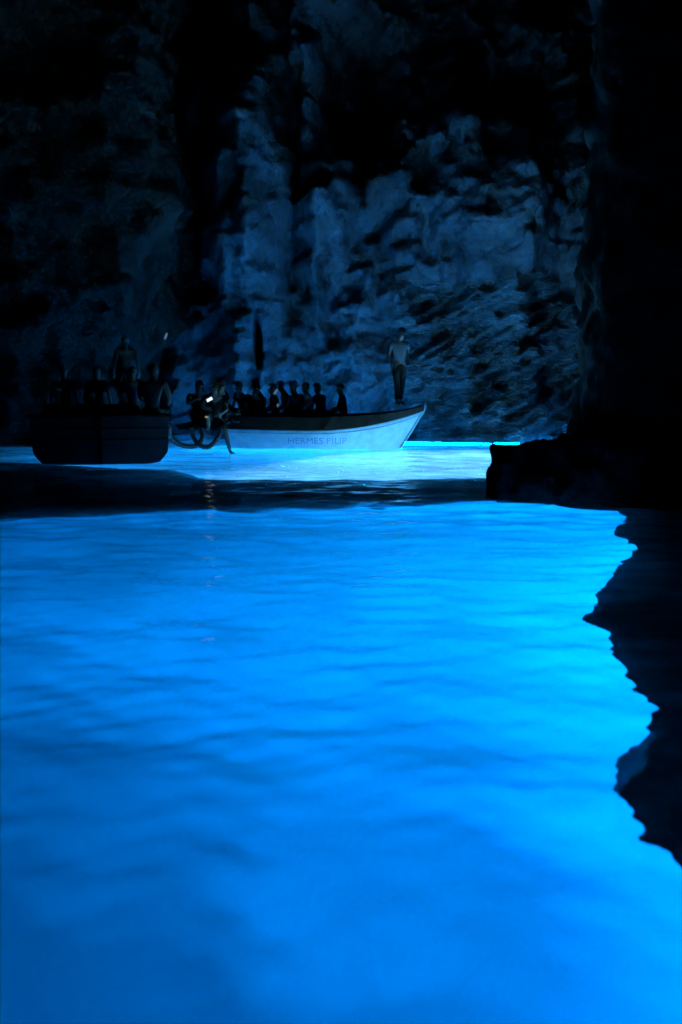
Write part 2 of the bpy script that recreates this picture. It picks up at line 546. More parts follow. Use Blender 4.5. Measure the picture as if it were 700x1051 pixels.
# low ledge at the foot of the shoulder, jutting over the water
def ledge():
    nu, nv = 90, 40
    vv = []
    # plan outline and height given along the ledge from its left tip to the right
    for j in range(nv):
        a = math.pi * (0.0 + 1.0 * j / (nv - 1))          # front foot -> top -> back foot
        for i in range(nu):
            t = i / (nu - 1)
            x = 2.08 + 3.6 * t
            yc = 13.65 - 0.55 * t
            hy = 0.45 + 0.6 * min(1, t * 3)
            hz = (0.62 + 0.10 * math.sin(t * 9) + 0.45 * sstep(0.22, 0.42, t)) * (1 - (1 - min(1, t / 0.045)) ** 3) 
            e = 0.5
            cy = -math.copysign(abs(math.cos(a)) ** e, math.cos(a))
            cz = abs(math.sin(a)) ** e
            q = Vector((x, yc + hy * cy, -0.35 + (hz + 0.35) * cz))
            n = 0.13 * fbm(q * 2.3, 5) + 0.05 * (noise.ridged_multi_fractal(q * 3.0, 1.0, 2.1, 4, 1.0, 2.0) - 1)
            q.y += n * cy
            q.x -= (0.2 * n if t > 0.1 else n * 1.3)
            q.z += n * 1.1 * cz
            vv.append(q)
    o = mesh_obj('rock_ledge', vv, grid_faces(nu, nv, True), M_SHADED_ROCK)
    # close the left tip
    bm = bmesh.new(); bm.from_mesh(o.data)
    bm.verts.ensure_lookup_table()
    loop = [bm.verts[j * nu] for j in range(nv)]
    c = bm.verts.new(sum((v.co for v in loop), Vector()) / nv + Vector((-0.10, 0, 0)))
    for k in range(nv - 1):
        bm.faces.new((loop[k], c, loop[k + 1]))
    bmesh.ops.recalc_face_normals(bm, faces=bm.faces)
    bm.to_mesh(o.data); bm.free()
    return tag(o, kind='structure')
ledge()

# submerged shelf under the shoulder: its broken rim shows through the water on the right
rim_px = [(633,519),(643,529),(628,542),(654,559),(635,580),(622,593),(612,607),(599,629),(622,641),(631,664),
          (647,690),(673,715),(662,744),(633,763),(639,805),(662,828),(652,838),(690,858),(740,872),(900,900)]
rim = [on_water(a, b) for a, b in rim_px]
def shelf(name, rim, inward, depth_in, mat, rows, sub=9):
    pts = []
    for k in range(len(rim) - 1):
        for m in range(sub):
            pts.append(rim[k].lerp(rim[k + 1], m / sub))
    pts.append(rim[-1])
    vv = []
    for (off, z, na) in rows:
        for q in pts:
            p3 = q + inward * off
            nn = na * fbm(Vector((q.x * 1.7, q.y * 1.7, z * 1.3 + off * 0.3)), 4) + 0.06 * fbm(Vector((q.x * 5, q.y * 5, 1.0)), 4)
            vv.append((p3.x + nn * inward.x, p3.y + nn * inward.y, z + 0.5 * na * fbm(Vector((p3.x, p3.y, z)) * 1.9, 4)))
    return mesh_obj(name, vv, grid_faces(len(pts), len(rows)), mat)
s1 = shelf('submerged_shelf', rim, Vector((1, 0, 0)), 8, M_REEF,
           [(9.0, -0.05, 0.0), (3.0, -0.14, 0.10), (1.2, -0.16, 0.10), (0.4, -0.17, 0.08), (0.08, -0.17, 0.03), (0.0, -0.20, 0.02), (0.12, -0.26, 0.05), (0.6, -0.36, 0.05),
            (3.0, -0.46, 0.05), (9.0, -0.5, 0.0)])
tag(s1, kind='structure')

# submerged dark reef that crosses the cave in front of the boats
near_px = [(-260, 548), (-120, 541), (0, 533), (60, 528), (120, 526), (170, 523), (215, 521), (260, 523), (300, 519), (350, 519), (385, 515), (430, 517), (470, 513), (505, 512), (600, 513), (760, 518), (1000, 524)]
far_px = [(-260, 464), (-120, 468), (0, 473), (60, 476), (120, 478), (170, 480), (215, 490), (260, 490), (300, 491), (350, 490), (385, 491), (430, 490), (470, 490), (505, 489), (600, 488), (760, 486), (1000, 484)]
vv = []
nr = 15
near = [on_water(*q) for q in near_px]
far = [on_water(*q) for q in far_px]
N = 150
def along(lst, t):
    f = t * (len(lst) - 1); k = min(int(f), len(lst) - 2)
    return lst[k].lerp(lst[k + 1], f - k)
prof = [(1.36, -5.2, .05), (1.10, -2.5, .05), (0.86, -0.70, .1), (0.5, -0.62, .1), (0.3, -0.60, .1), (0.1, -0.5, .1), (0.02, -0.32, .06), (0.0, -0.18, .06), (0.02, -0.13, .05), (0.15, -0.13, .08), (0.35, -0.14, .1), (0.6, -0.14, .1),
        (0.85, -0.13, .08), (0.97, -0.15, .05), (0.99, -0.24, .06), (1.02, -0.9, .12), (1.15, -2.0, .15), (1.28, -3.2, .15), (1.42, -5.2, .1)]  # rear face reaches the bed, added to block light from the far lamps
for (f, z, na) in prof:
    for i in range(N):
        t = i / (N - 1)
        a = along(near, t); b = along(far, t)
        q = a.lerp(b, f)
        n1 = na * fbm(Vector((q.x * 0.9, q.y * 0.9, z)), 4)
        vv.append((q.x + 0.4 * n1, q.y + n1, z + 0.35 * na * fbm(Vector((q.x * 1.3, q.y * 1.3, 7.0)), 3)))
reef = mesh_obj('submerged_reef', vv, grid_faces(N, len(prof), False), M_REEF)
tag(reef, kind='structure')

# rock mass in painted shade on the left, nearer than the far wall
lpath = [(-4.6, 32.0), (-4.65, 27.2), (-5.3, 26.2), (-8.0, 25.4), (-11.0, 24.0), (-16.0, 21.0), (-24.0, 15.0)]
def lean_left(t, z):
    out = 1.15 * sstep(4.2, 6.2, z) + 0.5 * sstep(9.0, 12.0, z)
    foot = 0.9 * sstep(3.6, 2.4, z) * sstep(0.25, 0.45, t)
    return -out * 0.55 + 0.05 * max(0, z) - foot + 0.6 * sstep(4.5, 1.5, z) * sstep(0.30, 0.2, t)
left_rock = rock_sheet('left_rock_mass', lpath, zlist(-0.5, 17.5, 150), M_SHADED_ROCK, 0.75, lean_left, 200, 11.0, 0.4)
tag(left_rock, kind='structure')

# ------------------------------------------------------------------ people
def skin_mesh(name, verts, edges, radii, root=0, sub=2, mat=None, parent=None, extra=None):
    me = bpy.data.meshes.new(name)
    me.from_pydata([tuple(v) for v in verts], edges, [])
    o = bpy.data.objects.new(name + '_tmp', me)
    COL.objects.link(o)
    md = o.modifiers.new('s', 'SKIN')
    md.use_smooth_shade = True
    md.branch_smoothing = 0.4
    sk = me.skin_vertices[0].data
    for k, r in enumerate(radii):
        rx, ry = r if isinstance(r, tuple) else (r, r)
        sk[k].radius = (rx, ry)
        sk[k].use_root = (k == root)
    m2 = o.modifiers.new('b', 'SUBSURF')
    m2.levels = m2.render_levels = sub
    dg = bpy.context.evaluated_depsgraph_get()
    dg.update()
    new = bpy.data.meshes.new_from_object(o.evaluated_get(dg))
    bpy.data.objects.remove(o)
    new.name = name
    ob = bpy.data.objects.new(name, new)
    COL.objects.link(ob)
    new.materials.clear()
    new.materials.append(mat)
    new.polygons.foreach_set('use_smooth', [True] * len(new.polygons))
    if parent: ob.parent = parent
    return ob

V3 = Vector
def stand_pose():
    j = dict(pel=(0, 0, .93), wai=(0, -.01, 1.08), che=(0, .01, 1.30), nek=(0, .015, 1.46), hea=(0, -.01, 1.56), top=(0, -.005, 1.69))
    for s, n in ((-1, 'l'), (1, 'r')):
        j['hip' + n] = (s * .095, 0, .88); j['kne' + n] = (s * .11, -.02, .49); j['ank' + n] = (s * .12, .03, .08); j['toe' + n] = (s * .145, -.14, .035)
        j['sho' + n] = (s * .19, .01, 1.40); j['elb' + n] = (s * .27, .03, 1.13); j['wri' + n] = (s * .29, -.05, .89)
    return j
def sit_pose():
    """origin on the seat; facing -Y"""
    j = dict(pel=(0, .02, .10), wai=(0, .05, .25), che=(0, .02, .47), nek=(0, -.01, .61), hea=(0, -.05, .695), top=(0, -.05, .83))
    for s, n in ((-1, 'l'), (1, 'r')):
        j['hip' + n] = (s * .09, 0, .08); j['kne' + n] = (s * .12, -.42, .10); j['ank' + n] = (s * .12, -.40, -.36); j['toe' + n] = (s * .13, -.56, -.40)
        j['sho' + n] = (s * .20, .01, .56); j['elb' + n] = (s * .24, -.06, .31); j['wri' + n] = (s * .14, -.28, .22)
    return j

def person(label, loc, rz, pose, shirt='navy', trouser='black', hair=None, sleeves='short', legs='long', scale=1.0, group=None, hat=False, longhair=False):
    root = empty('person', loc, rz)
    root.scale = (scale,) * 3
    tag(root, label, 'person', group)
    P = {k: V3(v) for k, v in pose.items()}
    vs, es, rs = [], [], []
    ix = {}
    def add(k, p, r, frm=None):
        vs.append(p); rs.append(r); ix[k] = len(vs) - 1
        if frm is not None: es.append((ix[frm], ix[k]))
    add('pel', P['pel'], (.125, .10))
    add('wai', P['wai'], (.115, .085), 'pel')
    add('che', P['che'], (.135, .10), 'wai')
    add('nek', P['nek'], (.052, .052), 'che')
    add('hea', P['hea'], (.072, .082), 'nek')
    add('hmid', P['hea'].lerp(P['top'], .5), (.076, .090), 'hea')
    add('top', P['top'], (.050, .062), 'hmid')
    # nose and ears grow out of the head
    add('nose', P['hea'].lerp(P['top'], .28) + V3((0, -.098, 0)), .014, 'hea')
    for s, n in ((-1, 'l'), (1, 'r')):
        add('ear' + n, P['hea'].lerp(P['top'], .4) + V3((s * .084, .01, 0)), .014, 'hmid')
        sh, el, wr = P['sho' + n], P['elb' + n], P['wri' + n]
        add('sho' + n, sh, .056, 'che')
        add('ua' + n, sh.lerp(el, .5), .045, 'sho' + n)
        add('elb' + n, el, .038, 'ua' + n)
        add('fa' + n, el.lerp(wr, .4), .037, 'elb' + n)
        add('wri' + n, wr, .025, 'fa' + n)
        d = P.get('hand' + n, (wr - el)).normalized()
        side = d.cross(V3((0, 1, 0.3))).normalized()
        curl = d.cross(side).normalized()
        add('pal' + n, wr + d * .06, .030, 'wri' + n)
        for q, (o_, ln) in enumerate(((-.030, .070), (-.010, .080), (.010, .075), (.028, .060))):
            b = wr + d * .085 + side * o_
            add('f%d%s' % (q, n), b, .0095, 'pal' + n)
            add('g%d%s' % (q, n), b + d * ln * .55 + curl * .008, .0085, 'f%d%s' % (q, n))
            add('h%d%s' % (q, n), b + d * ln * .9 + curl * .028, .007, 'g%d%s' % (q, n))
        add('th' + n, wr + d * .045 + side * -.045 + curl * .012, .011, 'pal' + n)
        add('ti' + n, wr + d * .080 + side * -.060 + curl * .022, .009, 'th' + n)
        hp, kn, an, to = P['hip' + n], P['kne' + n], P['ank' + n], P['toe' + n]
        add('hip' + n, hp, .088, 'pel')
        add('tm' + n, hp.lerp(kn, .5), .074, 'hip' + n)
        add('kne' + n, kn, .055, 'tm' + n)
        add('cm' + n, kn.lerp(an, .35), .053, 'kne' + n)
        add('ank' + n, an, .034, 'cm' + n)
        add('ft' + n, an.lerp(to, .5), (.042, .034), 'ank' + n)
        add('toe' + n, to, (.038, .022), 'ft' + n)
    skin_mesh('body', vs, es, rs, 0, 1, M_SKIN, root)
    # shirt
    v2, e2, r2 = [], [], []
    names = {}
    def a2(k, p, r, frm=None):
        v2.append(p); r2.append(r); names[k] = len(v2) - 1
        if frm is not None: e2.append((names[frm], names[k]))
    a2('che', P['che'], (.158, .120))
    a2('wai', P['wai'], (.142, .110), 'che')
    a2('hem', P['pel'] + V3((0, 0, -.02 if pose['pel'][2] > .5 else .02)), (.148, .122), 'wai')
    a2('col', P['che'].lerp(P['nek'], .75), (.075, .068), 'che')
    for n in 'lr':
        a2('sho' + n, P['sho' + n], .082, 'che')
        a2('ua' + n, P['sho' + n].lerp(P['elb' + n], .6), .060, 'sho' + n)
        if sleeves == 'long':
            a2('elb' + n, P['elb' + n], .052, 'ua' + n)
            a2('cuf' + n, P['elb' + n].lerp(P['wri' + n], .9), .038, 'elb' + n)
    skin_mesh('shirt', v2, e2, r2, 0, 1, CLOTH[shirt], root)
    v3, e3, r3, names = [], [], [], {}
    def a3(k, p, r, frm=None):
        v3.append(p); r3.append(r); names[k] = len(v3) - 1
        if frm is not None: e3.append((names[frm], names[k]))
    a3('pel', P['pel'], (.140, .115))
    a3('top', P['pel'].lerp(P['wai'], .5), (.130, .105), 'pel')
    for n in 'lr':
        a3('hip' + n, P['hip' + n], .103, 'pel')
        a3('tm' + n, P['hip' + n].lerp(P['kne' + n], .5), .089, 'hip' + n)
        a3('kn' + n, P['hip' + n].lerp(P['kne' + n], .92), .072, 'tm' + n)
        if legs == 'long':
            a3('k2' + n, P['kne' + n], .068, 'kn' + n)
            a3('cf' + n, P['kne' + n].lerp(P['ank' + n], .9), .055, 'k2' + n)
    skin_mesh('trousers' if legs == 'long' else 'shorts', v3, e3, r3, 0, 1, CLOTH[trouser], root)
    # hair: a cap over the skull, thicker at the back
    bm = bmesh.new()
    bmesh.ops.create_uvsphere(bm, u_segments=20, v_segments=14, radius=1.0)
    c = P['hea'].lerp(P['top'], .55) + V3((0, .012, .012))
    kill = []
    for v in bm.verts:
        d = v.co.copy()
        if d.z < -.15 - .25 * (d.y) - (0.75 if longhair and d.y > -.1 else 0) or (d.y < -.55 and d.z < .35): kill.append(v)
        k = 1 + .06 * noise.noise(d * 4)
        v.co = c + V3((d.x * .092 * k, d.y * .108 * k, d.z * (.105 if not (longhair and d.z < 0) else .24) * k))
    bmesh.ops.delete(bm, geom=kill, context='VERTS')
    bm_obj('hair', bm, hair or M_HAIR, root, True)
    if hat:
        bm = bmesh.new()
        bmesh.ops.create_cone(bm, cap_ends=True, segments=24, radius1=.17, radius2=.165, depth=.012, matrix=Matrix.Translation(c + V3((0, 0, .035))))
        bmesh.ops.create_cone(bm, cap_ends=True, segments=24, radius1=.106, radius2=.085, depth=.10, matrix=Matrix.Translation(c + V3((0, 0, .09))))
        bm_obj('hat', bm, CLOTH['pale'], root, True)
    # eyes and mouth
    for nm, pts, rad, mt in (('eye', (V3((-.03, -.088, .045)), V3((.03, -.088, .045))), .011, M_HAIR), ('mouth', (V3((0, -.083, -.022)),), .018, CLOTH['red'])):
        for q in pts:
            bm = bmesh.new()
            bmesh.ops.create_icosphere(bm, subdivisions=2, radius=rad, matrix=Matrix.Translation(P['hea'] + q) @ Matrix.Diagonal((1, .5, .45, 1)))
            bm_obj(nm, bm, mt, root, True)
    return root

def box_bm(bm, c, s, rot=None):
    m = Matrix.Translation(c) @ (rot.to_4x4() if rot else Matrix.Identity(4)) @ Matrix.Diagonal((*s, 1))
    return bmesh.ops.create_cube(bm, size=1.0, matrix=m)

def phone(label, loc, rot, mat, group=None):
    r = empty('phone', loc)
    r.rotation_euler = rot
    tag(r, label, 'phone', group)
    bm = bmesh.new(); box_bm(bm, (0, 0, 0), (.074, .009, .15)); 
    bmesh.ops.bevel(bm, geom=bm.edges[:], offset=.003, segments=2, affect='EDGES')
    bm_obj('case', bm, M_RUBBER, r)
    bm = bmesh.new(); box_bm(bm, (0, -.0056, 0), (.066, .002, .138))
    bm_obj('screen', bm, mat, r)
    return r

def tube(bm, pts, rad, seg=8, closed=False):
    pts = [V3(p) for p in pts]
    rings = []
    n = len(pts)
    for i, p in enumerate(pts):
        if closed: t = (pts[(i + 1) % n] - pts[i - 1]).normalized()
        else: t = (pts[min(i + 1, n - 1)] - pts[max(i - 1, 0)]).normalized()
        a = t.cross(V3((0, 0, 1)))
        if a.length < 1e-3: a = t.cross(V3((0, 1, 0)))
        a.normalize(); b = t.cross(a)
        r = rad[i] if isinstance(rad, (list, tuple)) else rad
        rings.append([bm.verts.new(p + (a * math.cos(2 * math.pi * k / seg) + b * math.sin(2 * math.pi * k / seg)) * r) for k in range(seg)])
    m = n if closed else n - 1
    for i in range(m):
        A, B = rings[i], rings[(i + 1) % n]
        for k in range(seg):
            bm.faces.new((A[k], A[(k + 1) % seg], B[(k + 1) % seg], B[k]))
    if not closed:
        bm.faces.new(rings[0][::-1]); bm.faces.new(rings[-1])

# ------------------------------------------------------------------ the white boat, bow to the right
WB = empty('white_boat', (0, 0, 0))
tag(WB, 'long white open boat with dark gunwale and lettering along its side', 'boat')
XS, XB = -2.72, 1.98           # stern, stem head
YC = 24.3
def hull_w(u, v, side):
    """u 0 stern .. 1 bow, v 0 keel .. 1 sheer"""
    sheer = 0.44 + 0.03 * (1 - u) ** 2 + 0.46 * max(0, (u - 0.38) / 0.62) ** 2.1
    beam = 1.18 * (0.74 + 0.26 * math.sin(min(1, u / 0.55) * math.pi / 2)) * (1 - max(0, (u - 0.5) / 0.5) ** 2.3)
    keel = -0.34 + 0.34 * max(0, (u - 0.72) / 0.28) ** 3
    z = keel + (sheer - keel) * v
    fl = v ** (0.40 + 0.75 * max(0, u - 0.45) * 2)       # round bilge aft, flared bow
    rake = 0.55 * (1 - v) ** 1.0 * u ** 6
    x = XS + (XB - XS) * u - rake - 0.0
    # gentle yaw so that the quarter lies a little farther away
    yy = YC + side * beam * fl + 0.9 * (0.5 - u) * 0.6
    return V3((x, yy, z))
nuh, nvh = 90, 18
def hull_side(side):
    return [[hull_w(i / (nuh - 1), j / (nvh - 1), side) for i in range(nuh)] for j in range(nvh)]
vv, ff = [], []
for side in (-1, 1):
    b = len(vv)
    for rowp in hull_side(side): vv += rowp
    ff += [tuple(q + b for q in f) for f in grid_faces(nuh, nvh, side == 1)]
# transom
b0 = len(vv)
for j in range(nvh):
    vv += [vv[j * nuh], vv[nuh * nvh + j * nuh]]
for j in range(nvh - 1):
    a = b0 + 2 * j
    ff.append((a, a + 2, a + 3, a + 1))
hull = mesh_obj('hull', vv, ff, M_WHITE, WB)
bm = bmesh.new(); bm.from_mesh(hull.data)
bmesh.ops.remove_doubles(bm, verts=bm.verts, dist=.0015)
bmesh.ops.recalc_face_normals(bm, faces=bm.faces)
bm.to_mesh(hull.data); bm.free()
md = hull.modifiers.new('t', 'SOLIDIFY'); md.thickness = 0.025; md.offset = -1
# dark bulwark strake and rail above the white planking
def strake(name, dz0, dz1, out, mat):
    vv, ff = [], []
    for side in (-1, 1):
        b = len(vv)
        dz0_, dz1_ = dz0, dz1
        for (dz, o_) in ((dz0, out), (dz1, out), (dz1, -.06), (dz0, -.06), (dz0, out)):
            for i in range(nuh):
                u = i / (nuh - 1)
                q = hull_w(u, 1, side)
                oo = o_ * (1 if u < .97 else (1 - u) / .03 * .8 + .2)
                k_ = 1 - 0.55 * sstep(.5, 1, u)
                vv.append(q + V3((0.03 * u ** 8, side * oo, dz * k_)))
        ff += [tuple(q + b for q in f) for f in grid_faces(nuh, 5, side == 1)]
    o = mesh_obj(name, vv, ff, mat, WB, False)
    return o
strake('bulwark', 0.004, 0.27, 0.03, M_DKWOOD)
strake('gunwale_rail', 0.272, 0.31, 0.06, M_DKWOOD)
# rub rail, a thin moulding on the white side
bm = bmesh.new()
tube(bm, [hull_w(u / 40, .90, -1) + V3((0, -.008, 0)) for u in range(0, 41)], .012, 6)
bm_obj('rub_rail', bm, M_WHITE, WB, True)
# inside floor, benches and the raised bow deck
vv = []
for j in range(2):
    for i in range(40):
        u = .02 + .80 * i / 39
        q = hull_w(u, .45, -1 if j == 0 else 1); q.y = YC + (q.y - YC) * .9
        q.z = 0.06
        vv.append(q)
mesh_obj('floor_boards', vv, grid_faces(40, 2), M_INNER, WB)
vv = []
for j in range(8):
    for i in range(30):
        u = .74 + .25 * i / 29
        a, b = hull_w(u, 1, -1), hull_w(u, 1, 1)
        q = a.lerp(b, .03 + .94 * j / 7)
        q.z += .10 + .05 * math.sin(math.pi * j / 7)
        vv.append(q)
mesh_obj('bow_deck', vv, grid_faces(30, 8), M_DKWOOD, WB)
for u in (.10, .24, .38, .52, .66):
    bm = bmesh.new()
    a, b = hull_w(u, 1, -1), hull_w(u, 1, 1)
    box_bm(bm, ((a.x + b.x) / 2, (a.y + b.y) / 2, .60), (.30, abs(b.y - a.y) - .10, .035))
    bmesh.ops.bevel(bm, geom=bm.edges[:], offset=.008, segments=2, affect='EDGES')
    bm_obj('bench', bm, M_INNER, WB)
# stem post, mooring cleat and bow line
bm = bmesh.new()
tube(bm, [hull_w(1, v / 14, -1) + V3((.008, 0, 0)) for v in range(15)] + [hull_w(1, 1, -1) + V3((.05, 0, .20))], [.03] * 16, 8)
bm_obj('stem_post', bm, M_WHITE, WB, True)
bm = bmesh.new()
tube(bm, [(1.62, 24.0, 1.13), (1.62, 24.0, 1.20)], .018, 8); tube(bm, [(1.54, 24.0, 1.20), (1.70, 24.0, 1.20)], .014, 8)
bm_obj('cleat', bm, M_METAL, WB, True)
# the lettering, wrapped on the planking
def lettering(text, x0, x1, zc, hgt):
    cu = bpy.data.curves.new('t', 'FONT'); cu.body = text; cu.size = 1.0
    cu.resolution_u = 3; cu.space_character = 1.05
    to = bpy.data.objects.new('t', cu); COL.objects.link(to)
    dg = bpy.context.evaluated_depsgraph_get(); dg.update()
    me = bpy.data.meshes.new_from_object(to.evaluated_get(dg))
    bpy.data.objects.remove(to)
    me.name = 'lettering'
    bm = bmesh.new(); bm.from_mesh(me)
    bmesh.ops.subdivide_edges(bm, edges=[e for e in bm.edges if e.calc_length() > .2], cuts=2)
    xs = [v.co.x for v in bm.verts]; zs = [v.co.y for v in bm.verts]
    for v in bm.verts:
        X = x0 + (v.co.x - min(xs)) / (max(xs) - min(xs)) * (x1 - x0)
        Z = zc + ((v.co.y - min(zs)) / (max(zs) - min(zs)) - .5) * hgt
        lo, hi = 0.0, 1.0
        u = (X - XS) / (XB - XS)
        for _ in range(30):
            mid = (lo + hi) / 2
            if hull_w(u, mid, -1).z < Z: lo = mid
            else: hi = mid
        q = hull_w(u, lo, -1)
        v.co = V3((q.x, q.y - .006, q.z))
    bm.to_mesh(me); bm.free()
    o = bpy.data.objects.new('lettering', me); COL.objects.link(o); o.parent = WB
    me.materials.clear(); me.materials.append(M_LETTER)
    return o
lettering('HERMES PILIP', -1.24, 0.14, 0.21, 0.15)

# wooden boarding platform over the stern with its bearers
bm = bmesh.new()
for k in range(6):
    box_bm(bm, (-3.62 + .175 * k, 23.5, .60), (.16, 2.4, .05))
for yy in (22.6, 23.5, 24.4): box_bm(bm, (-3.18, yy, .54), (1.02, .07, .07))
bmesh.ops.bevel(bm, geom=bm.edges[:], offset=.006, segments=1, affect='EDGES')
bm_obj('boarding_platform', bm, M_DKWOOD, WB)

# ------------------------------------------------------------------ the dark boat seen from its stern, on the left
LB = empty('dark_boat', (-4.62, 19.2, 0), math.atan2(4.62, 19.2) * 1.0)
tag(LB, 'dark blue wooden boat seen from its flat stern on the left', 'boat')
def hull_l(u, v, side):
    sheer = 0.90 - 0.10 * math.sin(min(1, u / .6) * math.pi) + .35 * max(0, u - .5) ** 2
    beam = 1.30 * (1 - max(0, (u - .35) / .65) ** 2.4)
    keel = -.28 + .45 * max(0, (u - .8) / .2) ** 3
    z = keel + (sheer - keel) * v
    fl = min(1, v / .42) ** .26 * (.96 + .04 * v)
    return V3((side * beam * fl, 6.0 * u, z))
vv, ff = [], []
nl = 50; ml = 16
for side in (-1, 1):
    b = len(vv)
    for j in range(ml):
        for i in range(nl): vv.append(hull_l(i / (nl - 1), j / (ml - 1), side))
    ff += [tuple(q + b for q in f) for f in grid_faces(nl, ml, side == 1)]
b0 = len(vv)
for j in range(ml):
    l, r_ = hull_l(0, j / (ml - 1), -1), hull_l(0, j / (ml - 1), 1)
    for k in range(11):
        q = l.lerp(r_, k / 10); q.y -= .07 * (1 - (2 * k / 10 - 1) ** 2) 
        vv.append(q)
ff += [tuple(q + b0 for q in f) for f in grid_faces(11, ml)]
hl = mesh_obj('hull', vv, ff, M_BLUEHULL, LB)
bm = bmesh.new(); bm.from_mesh(hl.data)
bmesh.ops.remove_doubles(bm, verts=bm.verts, dist=.0015); bmesh.ops.recalc_face_normals(bm, faces=bm.faces)
bm.to_mesh(hl.data); bm.free()
md = hl.modifiers.new('t', 'SOLIDIFY'); md.thickness = .03; md.offset = -1
es = hl.modifiers.new('e', 'EDGE_SPLIT'); es.split_angle = R(50)
bm = bmesh.new()
tube(bm, [hull_l(i / 40, 1, -1) + V3((0, 0, .02)) for i in range(41)], .04, 8)
tube(bm, [hull_l(i / 40, 1, 1) + V3((0, 0, .02)) for i in range(41)], .04, 8)
tube(bm, [V3((-1.3 + 2.6 * k / 10, -.075 * (1 - (2 * k / 10 - 1) ** 2), .92)) for k in range(11)], .04, 8)
bm_obj('gunwale', bm, M_DKWOOD, LB, True)
bm = bmesh.new(); box_bm(bm, (-.02, -.12, .44), (.055, .09, .94)); box_bm(bm, (-.02, -.16, .78), (.07, .14, .12))
bmesh.ops.bevel(bm, geom=bm.edges[:], offset=.01, segments=2, affect='EDGES')
rud = bm_obj('rudder', bm, M_DKWOOD, LB)
for v_ in (.62, .80):
    bm = bmesh.new()
    tube(bm, [hull_l(i / 40, v_, 1) + V3((.012, 0, 0)) for i in range(39, -1, -1)] + [V3((1.25 - 2.5 * k / 10, -.012 - .07 * (1 - (2 * k / 10 - 1) ** 2), hull_l(0, v_, 1).z)) for k in range(11)] + [hull_l(i / 40, v_, -1) + V3((-.012, 0, 0)) for i in range(40)], .016, 6)
    bm_obj('rub_rail', bm, M_BLUEHULL, LB, True)
bm = bmesh.new(); box_bm(bm, (0, 2.4, .12), (1.9, 4.2, .04)); bm_obj('floor_boards', bm, M_INNER, LB)
for yb in (.55, 1.5, 2.5, 3.5):
    bm = bmesh.new(); box_bm(bm, (0, yb, .50), (2.3 if yb < 3 else 1.9, .32, .04))
    bmesh.ops.bevel(bm, geom=bm.edges[:], offset=.008, segments=2, affect='EDGES')
    bm_obj('bench', bm, M_INNER, LB)
bm = bmesh.new(); box_bm(bm, (0, 4.6, .86), (1.5, 1.3, .05))
bmesh.ops.bevel(bm, geom=bm.edges[:], offset=.01, segments=2, affect='EDGES')
bm_obj('bow_deck', bm, M_DKWOOD, LB)

# slack mooring ropes sagging between the two boats
def swag(label, pts, rad):
    ctl = [V3(p_) for p_ in pts]
    fine = []
    for k in range(len(ctl) - 1):
        p0, p1, p2, p3 = ctl[max(k - 1, 0)], ctl[k], ctl[k + 1], ctl[min(k + 2, len(ctl) - 1)]
        for m in range(8):
            t = m / 8
            fine.append(.5 * ((2 * p1) + (p2 - p0) * t + (2 * p0 - 5 * p1 + 4 * p2 - p3) * t * t + (3 * p1 - p0 - 3 * p2 + p3) * t ** 3))
    fine.append(ctl[-1])
    bm = bmesh.new()
    tube(bm, fine, [rad * (1 + .12 * math.sin(k * 1.9)) for k in range(len(fine))], 10)
    o = bm_obj('mooring_rope', bm, M_RUBBER, None, True)
    return tag(o, label, 'rope', 'thick ropes sagging between the two boats')
swag('thick dark rope sagging from the dark boat rim, left of the other rope', [(-3.72, 21.6, .66), (-3.76, 21.9, .40), (-3.62, 22.1, .22), (-3.42, 22.2, .15), (-3.22, 22.25, .17), (-3.10, 22.3, .34), (-3.14, 22.35, .56)], .055)
swag('thick dark rope sagging under the platform beside the dangling leg', [(-3.34, 22.3, .56), (-3.30, 22.3, .36), (-3.16, 22.25, .18), (-3.0, 22.25, .13), (-2.86, 22.25, .20), (-2.74, 22.25, .36), (-2.68, 22.3, .56)], .055)
# ------------------------------------------------------------------ the people
def seat(label, loc, face, **k):
    """face: direction the person looks, degrees from -Y, clockwise seen from above"""
    pose = k.pop('pose', None) or sit_pose()
    return person(label, loc, R(face), pose, **k)

# standing on the bow of the white boat
pz = stand_pose()
pz['elbl'] = (-.25, .06, 1.13); pz['wril'] = (-.24, -.04, .90)
pz['elbr'] = (.27, .03, 1.14); pz['wrir'] = (.17, -.17, 1.02)
pz['hea'] = (.03, -.03, 1.56); pz['top'] = (.045, -.03, 1.69)
for n, s in (('l', -1), ('r', 1)):
    pz['ank' + n] = (s * .045, .03, .08); pz['kne' + n] = (s * .075, -.01, .49); pz['toe' + n] = (s * .06, -.14, .035)
bowx = 1.40
person('person in pale T-shirt and dark trousers standing on the bow deck of the white boat', (bowx, 24.1, 1.02), R(28), pz, shirt='pale', trouser='black', scale=1.06)

